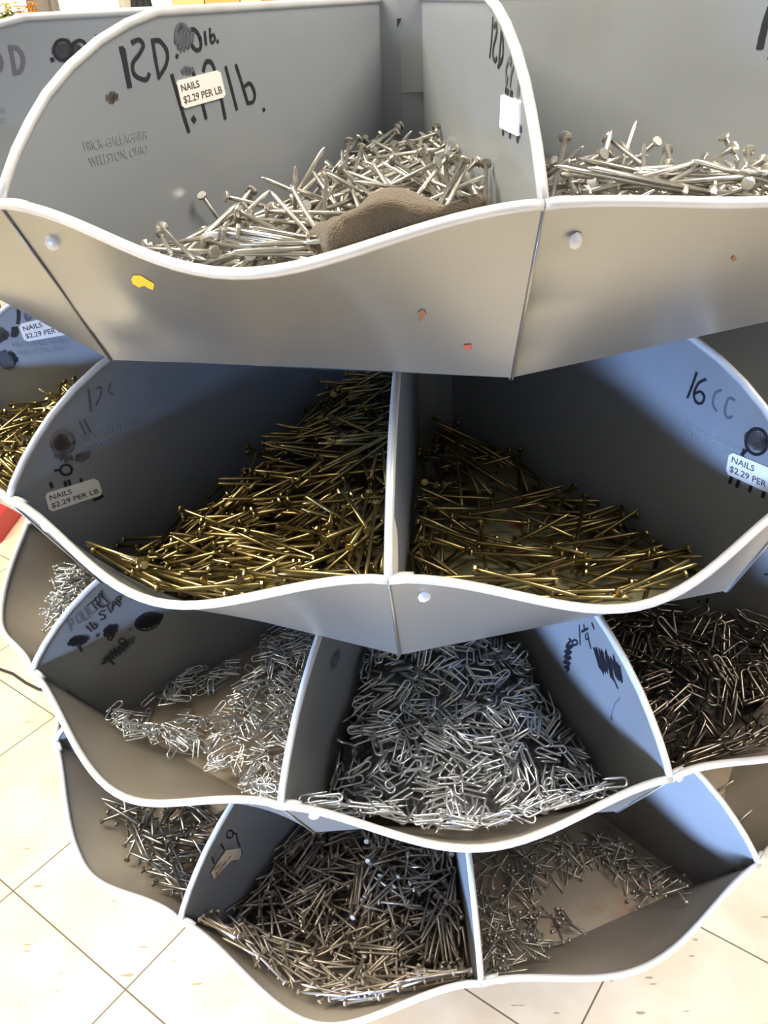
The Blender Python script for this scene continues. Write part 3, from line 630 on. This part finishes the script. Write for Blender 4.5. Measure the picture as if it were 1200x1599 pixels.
def pile(ti, k, name, m, geo, size, zones, mound=None, sink=.012, heads=False, labels=None, group=None, cat='nail', stick=0., azb=None, cap=300, mound_mat=None, heaplabel=None, rollmax=.5, avoid=None):
    """zones: (polygon in picture pixels, count). size: (length, radius, width)"""
    B = Bin(ti, k); Ln, rad, wd = size
    if mound: B.set_mound(mound, sink)
    for poly, cnt in zones:
        xs = [p[0] for p in poly]; ys = [p[1] for p in poly]; made = 0; tries = 0
        while made < cnt and tries < cnt*30:
            tries += 1; u = random.uniform(min(xs), max(xs)); v = random.uniform(min(ys), max(ys))
            if not in_poly(u, v, poly): continue
            if avoid and in_poly(u, v, avoid): made += 1; continue
            hxy = B.hit(u, v)
            if hxy is None: continue
            for _ in range(6):
                az = random.uniform(0, 2*PI) if (azb is None or random.random() < .35) else random.gauss(azb, .35)+(PI if random.random() < .5 else 0)
                st = random.uniform(.7, 1.6)*random.choice((-1, 1)) if (stick and random.random() < stick) else 0.
                rl = random.gauss(0, rollmax) if wd else None
                x_, y_ = hxy[0]+random.gauss(0, .004), hxy[1]+random.gauss(0, .004)
                if B.drop(x_, y_, az, Ln, rad, wd, rl, st): made += 1; break
    (sv, sf), hd = geo; its = B.items; n_ind = min(cap, len(its)); rest = its[:len(its)-n_ind]; ind = its[len(its)-n_ind:]
    def mtx(it):
        x, y, z, az, th, rl, _ = it
        return Matrix.Translation((x, y, z)) @ Matrix.Rotation(az, 4, 'Z') @ Matrix.Rotation(-th, 4, 'Y') @ Matrix.Rotation(rl, 4, 'X')
    if rest or mound:
        if B.mound is None: B.mound = B.base*0-1
        vs = []; fs = []; mi = []
        tv = np.array(sv+(hd[0] if hd else [])); tf = list(sf)+([tuple(i+len(sv) for i in f) for f in hd[1]] if hd else [])
        for it in rest:
            Mx = np.array(mtx(it)); b0 = len(vs); vs += list(map(tuple, tv@Mx[:3, :3].T+Mx[:3, 3])); fs += [tuple(i+b0 for i in f) for f in tf]; mi += [0]*len(tf)
        # the body of the heap below the loose pieces
        st_ = 3; idm = {}; b0 = len(vs)
        Mz = B.mound; inside = B.ok & (Mz > B.base+.0005)
        for i in range(0, NG-st_, st_):
            for j in range(0, NG-st_, st_):
                if inside[i, j] and inside[i+st_, j] and inside[i, j+st_] and inside[i+st_, j+st_]:
                    f = []
                    for a_, c_ in ((i, j), (i+st_, j), (i+st_, j+st_), (i, j+st_)):
                        if (a_, c_) not in idm: idm[a_, c_] = len(vs); vs.append((XS[a_], XS[c_], B.T['zw']+float(Mz[a_, c_])+random.uniform(-.002, .002)))
                        f.append(idm[a_, c_])
                    fs.append(tuple(f)); mi.append(1)
        if fs:
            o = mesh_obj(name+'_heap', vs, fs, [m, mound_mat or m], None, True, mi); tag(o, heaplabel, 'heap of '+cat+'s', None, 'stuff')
    sme = bpy.data.meshes.new(name); sme.from_pydata(sv, [], sf); sme.materials.append(m); sme.polygons.foreach_set('use_smooth', [True]*len(sme.polygons))
    proto = None
    for it in ind:
        if proto is None:
            if hd and not heads:
                sme.clear_geometry(); sme.from_pydata(list(sv)+list(hd[0]), [], list(sf)+[tuple(i+len(sv) for i in f) for f in hd[1]]); sme.polygons.foreach_set('use_smooth', [True]*len(sme.polygons))
                for p in sme.polygons: p.material_index = 0
            o = proto = bpy.data.objects.new(name, sme); ph = None; COL.objects.link(o); tag(o, labels, cat, group)
            if hd and heads:
                hme = bpy.data.meshes.new('head'); hme.from_pydata(hd[0], [], hd[1]); hme.materials.append(m); ph = bpy.data.objects.new('head', hme); COL.objects.link(ph); ph.parent = o
        else:
            o = proto.copy(); COL.objects.link(o)
            if ph: h_ = ph.copy(); COL.objects.link(h_); h_.parent = o
        o.matrix_world = mtx(it)
    PILES.append((name, len(its), len(ind)))
    return B
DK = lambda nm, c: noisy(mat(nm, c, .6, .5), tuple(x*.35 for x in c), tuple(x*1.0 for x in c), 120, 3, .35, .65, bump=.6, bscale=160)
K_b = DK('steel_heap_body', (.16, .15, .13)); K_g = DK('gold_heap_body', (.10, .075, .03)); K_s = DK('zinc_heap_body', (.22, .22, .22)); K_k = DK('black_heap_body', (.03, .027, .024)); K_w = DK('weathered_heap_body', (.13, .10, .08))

# top shelf, near bin
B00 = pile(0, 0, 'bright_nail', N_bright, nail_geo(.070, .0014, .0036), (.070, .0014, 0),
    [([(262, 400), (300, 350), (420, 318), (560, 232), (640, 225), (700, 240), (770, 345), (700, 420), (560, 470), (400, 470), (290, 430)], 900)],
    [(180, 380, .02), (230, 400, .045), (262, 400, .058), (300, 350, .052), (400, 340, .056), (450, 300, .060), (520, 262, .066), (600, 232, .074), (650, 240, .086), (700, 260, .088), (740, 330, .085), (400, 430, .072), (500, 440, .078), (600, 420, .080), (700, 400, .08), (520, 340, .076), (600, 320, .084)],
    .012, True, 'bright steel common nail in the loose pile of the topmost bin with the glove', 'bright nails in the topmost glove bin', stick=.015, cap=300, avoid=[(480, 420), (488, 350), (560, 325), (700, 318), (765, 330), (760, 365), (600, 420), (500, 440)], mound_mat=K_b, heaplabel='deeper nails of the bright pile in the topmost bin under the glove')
pile(0, 1, 'bright_long_nail', N_bright, nail_geo(.074, .0015, .0037), (.074, .0015, 0),
    [([(862, 268), (1000, 290), (1230, 298), (1300, 340), (862, 335)], 260)],
    [(870, 285, .090), (870, 325, .105), (960, 300, .088), (960, 330, .10), (1060, 305, .084), (1060, 330, .098), (1160, 310, .082), (1200, 330, .095), (1260, 335, .09)],
    .012, True, 'bright steel nail showing above the rim of the right-hand topmost bin', 'bright nails in the right-hand topmost bin', stick=.07, cap=160, mound_mat=K_b, heaplabel='deeper nails behind the rim of the right-hand topmost bin')
# second shelf
pile(1, 0, 'coated_sinker_nail', N_gold, nail_geo(.068, .0015, .0032), (.068, .0015, 0),
    [([(165, 905), (300, 810), (440, 700), (500, 610), (520, 575), (610, 575), (604, 915), (480, 960), (300, 990), (200, 950)], 800)],
    [(120, 850, -.02), (220, 820, -.01), (175, 905, .006), (300, 805, .026), (250, 930, .03), (330, 930, .05), (450, 685, .048), (520, 590, .075), (590, 600, .09), (500, 700, .075), (590, 720, .09), (580, 820, .085), (590, 900, .08), (500, 920, .072), (400, 850, .055), (420, 930, .062), (450, 780, .065)],
    .012, True, 'gold-coated nail in the large pile left of the middle divider', 'gold-coated nails left of the middle divider', cap=300, mound_mat=K_g, heaplabel='deeper gold-coated nails in the large pile left of the middle divider', azb=.15)
pile(1, 1, 'long_coated_nail', N_gold, nail_geo(.072, .0016, .0034), (.072, .0016, 0),
    [([(640, 670), (720, 675), (760, 720), (720, 760), (700, 850), (690, 910), (640, 915), (635, 760)], 120), ([(720, 675), (790, 720), (1000, 860), (1085, 912), (1040, 920), (900, 810), (740, 720)], 30), ([(690, 900), (720, 830), (760, 790), (860, 760), (960, 820), (1060, 905), (1000, 960), (840, 980), (700, 940)], 62)],
    None, .012, True, 'gold-coated nail in the half-empty bin marked 16 CC', 'gold-coated nails in the half-empty bin right of the middle divider', cap=300, azb=.0)
pile(1, -1, 'coated_box_nail', N_gold, nail_geo(.062, .0014, .0031), (.062, .0014, 0),
    [([(-90, 700), (0, 655), (60, 620), (150, 575), (150, 620), (60, 740), (10, 800), (-90, 800)], 170)],
    [(-40, 640, .0), (0, 655, .04), (60, 620, .055), (150, 575, .07), (100, 640, .07), (40, 680, .07), (0, 700, .07), (0, 760, .08), (-60, 760, .08)],
    .012, True, 'gold-coated nail in the far left bin behind the curved divider', 'gold-coated nails in the far left bin of the second shelf', cap=130, mound_mat=K_g, heaplabel='deeper gold-coated nails in the far left bin of the second shelf')
# third shelf
pile(2, 0, 'poultry_staple', N_silver, staple_geo(.019, .006, .0008), (.019, .0008, .006),
    [([(420, 985), (495, 990), (470, 1110), (440, 1250), (395, 1230), (370, 1170), (355, 1130), (370, 1080), (410, 1040)], 320), ([(180, 1115), (230, 1120), (300, 1130), (350, 1135), (345, 1150), (310, 1180), (270, 1180), (200, 1145)], 75), ([(235, 1095), (290, 1060), (330, 1035), (370, 1035), (365, 1060), (310, 1090), (300, 1120), (250, 1105)], 45), ([(330, 1120), (370, 1110), (375, 1160), (340, 1200)], 20)],
    None, .012, False, 'small silver poultry staple scattered in the bin under the POULTRY STAPLES writing', 'poultry staples in the dusty bin', 'staple', cap=300, heaplabel='rest of the small silver poultry staples in the dusty bin', rollmax=.5)
pile(2, -1, 'galvanised_tack', N_silver, nail_geo(.022, .0009, .0021, 6), (.022, .0009, 0),
    [([(105, 885), (160, 900), (150, 930), (110, 965), (85, 980), (75, 960), (95, 930)], 150)],
    None, .012, False, 'small silver nail in the far left bin of the staple shelf', 'small silver nails in the far left bin of the staple shelf', cap=150)
pile(2, 1, 'fence_staple', N_silver, staple_geo(.024, .0068, .0011), (.024, .0011, .0068),
    [([(585, 1005), (800, 1005), (860, 1110), (955, 1250), (940, 1300), (800, 1330), (640, 1320), (500, 1285), (500, 1250), (540, 1150)], 2300)],
    [(490, 1275, .006), (530, 1160, .036), (575, 1010, .061), (620, 1010, .07), (700, 1010, .075), (620, 1150, .055), (700, 1150, .06), (780, 1150, .055), (780, 1010, .06), (700, 1280, .045), (600, 1280, .035), (800, 1290, .04), (958, 1255, .003), (900, 1150, .022), (800, 1010, .036), (860, 1240, .03)],
    .012, False, 'silver fence staple in the full middle bin beneath the second shelf', 'fence staples filling the middle bin', 'staple', cap=300, mound_mat=K_s, heaplabel='rest of the silver fence staples filling the middle bin', rollmax=.95)
pile(2, 2, 'black_staple', N_black, staple_geo(.034, .0088, .0015), (.034, .0015, .0088),
    [([(890, 960), (1000, 945), (1210, 1000), (1220, 1130), (1160, 1180), (1120, 1195), (1050, 1225), (1030, 1180), (960, 1000)], 850)],
    [(900, 960, .08), (1000, 950, .075), (1100, 975, .065), (1200, 1005, .06), (1180, 960, .03), (1000, 1060, .075), (1100, 1060, .075), (1200, 1080, .06), (1050, 1200, .045), (1120, 1190, .03), (1200, 1135, .03), (1190, 1180, .0), (1250, 1100, .04)],
    .012, False, 'black fence staple in the pile of the bin at the right edge', 'black staples in the right-hand bin', 'staple', cap=280, mound_mat=K_k, heaplabel='rest of the black fence staples in the right-hand bin', rollmax=.8)
# lowest shelf
pile(3, 0, 'dark_framing_nail', N_grey, nail_geo(.064, .0017, .0035), (.064, .0017, 0),
    [([(195, 1262), (340, 1275), (330, 1300), (295, 1390), (270, 1370), (235, 1320)], 80)],
    None, .012, True, 'dark grey nail in the shadowed left bin of the lowest shelf', 'dark grey nails in the left bin of the lowest shelf', cap=100)
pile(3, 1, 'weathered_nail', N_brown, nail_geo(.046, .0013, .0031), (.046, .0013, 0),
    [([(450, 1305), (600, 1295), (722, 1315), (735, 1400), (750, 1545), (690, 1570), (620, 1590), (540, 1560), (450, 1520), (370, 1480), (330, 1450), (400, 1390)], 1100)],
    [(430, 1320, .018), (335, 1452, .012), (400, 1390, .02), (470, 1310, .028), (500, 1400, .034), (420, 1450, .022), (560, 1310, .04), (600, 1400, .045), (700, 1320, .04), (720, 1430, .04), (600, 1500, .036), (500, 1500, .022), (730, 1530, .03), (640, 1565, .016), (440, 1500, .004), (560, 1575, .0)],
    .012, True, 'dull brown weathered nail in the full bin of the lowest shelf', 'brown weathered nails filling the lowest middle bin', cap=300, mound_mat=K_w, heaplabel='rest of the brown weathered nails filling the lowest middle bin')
pile(3, 2, 'thin_wire_nail', N_dull, nail_geo(.030, .0009, .0023, 6), (.030, .0009, 0),
    [([(735, 1325), (880, 1310), (940, 1300), (960, 1340), (880, 1370), (800, 1420), (790, 1470), (800, 1500), (760, 1530), (745, 1500)], 150), ([(760, 1420), (850, 1420), (905, 1440), (860, 1480), (800, 1520), (756, 1535)], 60), ([(940, 1300), (1000, 1340), (1085, 1385), (1060, 1400), (1000, 1400), (960, 1360)], 55)],
    None, .012, False, 'thin dull nail scattered over the bare pan of the lowest right bin', 'thin wire nails scattered in the lowest right bin', cap=300, heaplabel='rest of the thin dull nails in the lowest right bin')
pile(3, 3, 'stray_nail', N_dull, nail_geo(.036, .0012, .0028), (.036, .0012, 0), [([(1115, 1235), (1150, 1245), (1160, 1290), (1120, 1260)], 3)], None, .012, True, 'lone nail lying in the nearly empty bin at the lower right edge', 'stray nails at the lower right edge', cap=3)
print('PILES', PILES)

# ------------------------------------------------------------------ the glove
mbd = bpy.data.metaballs.new('glove'); mbd.resolution = .003; mbd.render_resolution = .003; mbd.threshold = .35
gz = TIERS[0]['zw']
def ball(u, v, z, r, s=(1, 1, 1), rot=0):
    p = at_z(u, v, gz+z); e_ = mbd.elements.new(type='ELLIPSOID'); e_.co = tuple(p); e_.radius = r*1.45
    e_.size_x, e_.size_y, e_.size_z = s; e_.rotation = Matrix.Rotation(rot, 4, 'Z').to_quaternion(); e_.stiffness = 2; return p
def chain(pts, n=5):
    for (u0, v0, z0, r0), (u1, v1, z1, r1_) in zip(pts[:-1], pts[1:]):
        for i in range(n):
            t_ = i/n; ball(u0+(u1-u0)*t_, v0+(v1-v0)*t_, z0+(z1-z0)*t_, r0+(r1_-r0)*t_)
    ball(*pts[-1])
chain([(545, 376, .095, .0112), (600, 364, .099, .0125), (650, 352, .101, .0115)])
chain([(545, 360, .097, .010), (600, 345, .102, .0115), (645, 340, .103, .010)])
chain([(540, 370, .096, .010), (520, 376, .092, .0095), (506, 394, .087, .0085)])
chain([(512, 360, .092, .0075), (500, 374, .089, .0075), (494, 392, .086, .007)])
chain([(650, 350, .102, .009), (700, 341, .105, .008), (730, 336, .107, .0075), (748, 333, .108, .0068)])
chain([(620, 338, .104, .008), (670, 332, .106, .007), (690, 334, .105, .0062)])
chain([(650, 360, .097, .009), (695, 350, .100, .007), (712, 346, .101, .006)])
mo = bpy.data.objects.new('glove_src', mbd); COL.objects.link(mo); dg = bpy.context.evaluated_depsgraph_get(); dg.update()
gm = bpy.data.meshes.new_from_object(mo.evaluated_get(dg)); bpy.data.objects.remove(mo)
from mathutils import noise
for v in gm.vertices:
    c = v.co; n_ = v.normal
    v.co = c+n_*(.0080*noise.noise(c*33)+.0022*abs(noise.noise(Vector((c.x*90, c.y*55, c.z*90))))-.003*max(0, noise.noise(Vector((c.x*60+c.y*40, 3, c.z*50)))))
mg = noisy(mat('brown_jersey_cloth', (.16, .11, .06), .95), (.066, .045, .022), (.122, .086, .045), 45, 5, .3, .7, bump=.5, bscale=900)
mg.node_tree.nodes['Principled BSDF'].inputs['Sheen Weight'].default_value = .3
gT = TIERS[0]; grow = petal(gT, 0, 0); gn = grow[0][2]; gap_ = grow[0][0]@gn; gch = np.array([-gn[1], gn[0], 0])
gl_ = np.array([r_[1]@gch for r_ in grow]); go_ = np.array([r_[1]@gn-gap_ for r_ in grow]); gz_ = np.array([r_[1][2]-gT['zw'] for r_ in grow])
if gl_[0] > gl_[-1]: gl_, go_, gz_ = gl_[::-1], go_[::-1], gz_[::-1]
for v in gm.vertices:
    p_ = np.array(v.co); o_ = p_@gn-gap_; la = p_@gch; zl = p_[2]-gT['zw']; om_ = np.interp(la, gl_, go_); zm_ = np.interp(la, gl_, gz_)
    lim = om_*min(1, max(zl, 0)/zm_)-.0065
    if o_ > lim: v.co = Vector(p_+gn*(lim-o_))
gm.update()
gm.materials.clear(); gm.materials.append(mg)
for p in gm.polygons: p.use_smooth = True
gl = bpy.data.objects.new('work_glove', gm); COL.objects.link(gl)
tag(gl, 'crumpled brown cloth work glove lying on the bright nails behind the rim', 'glove')
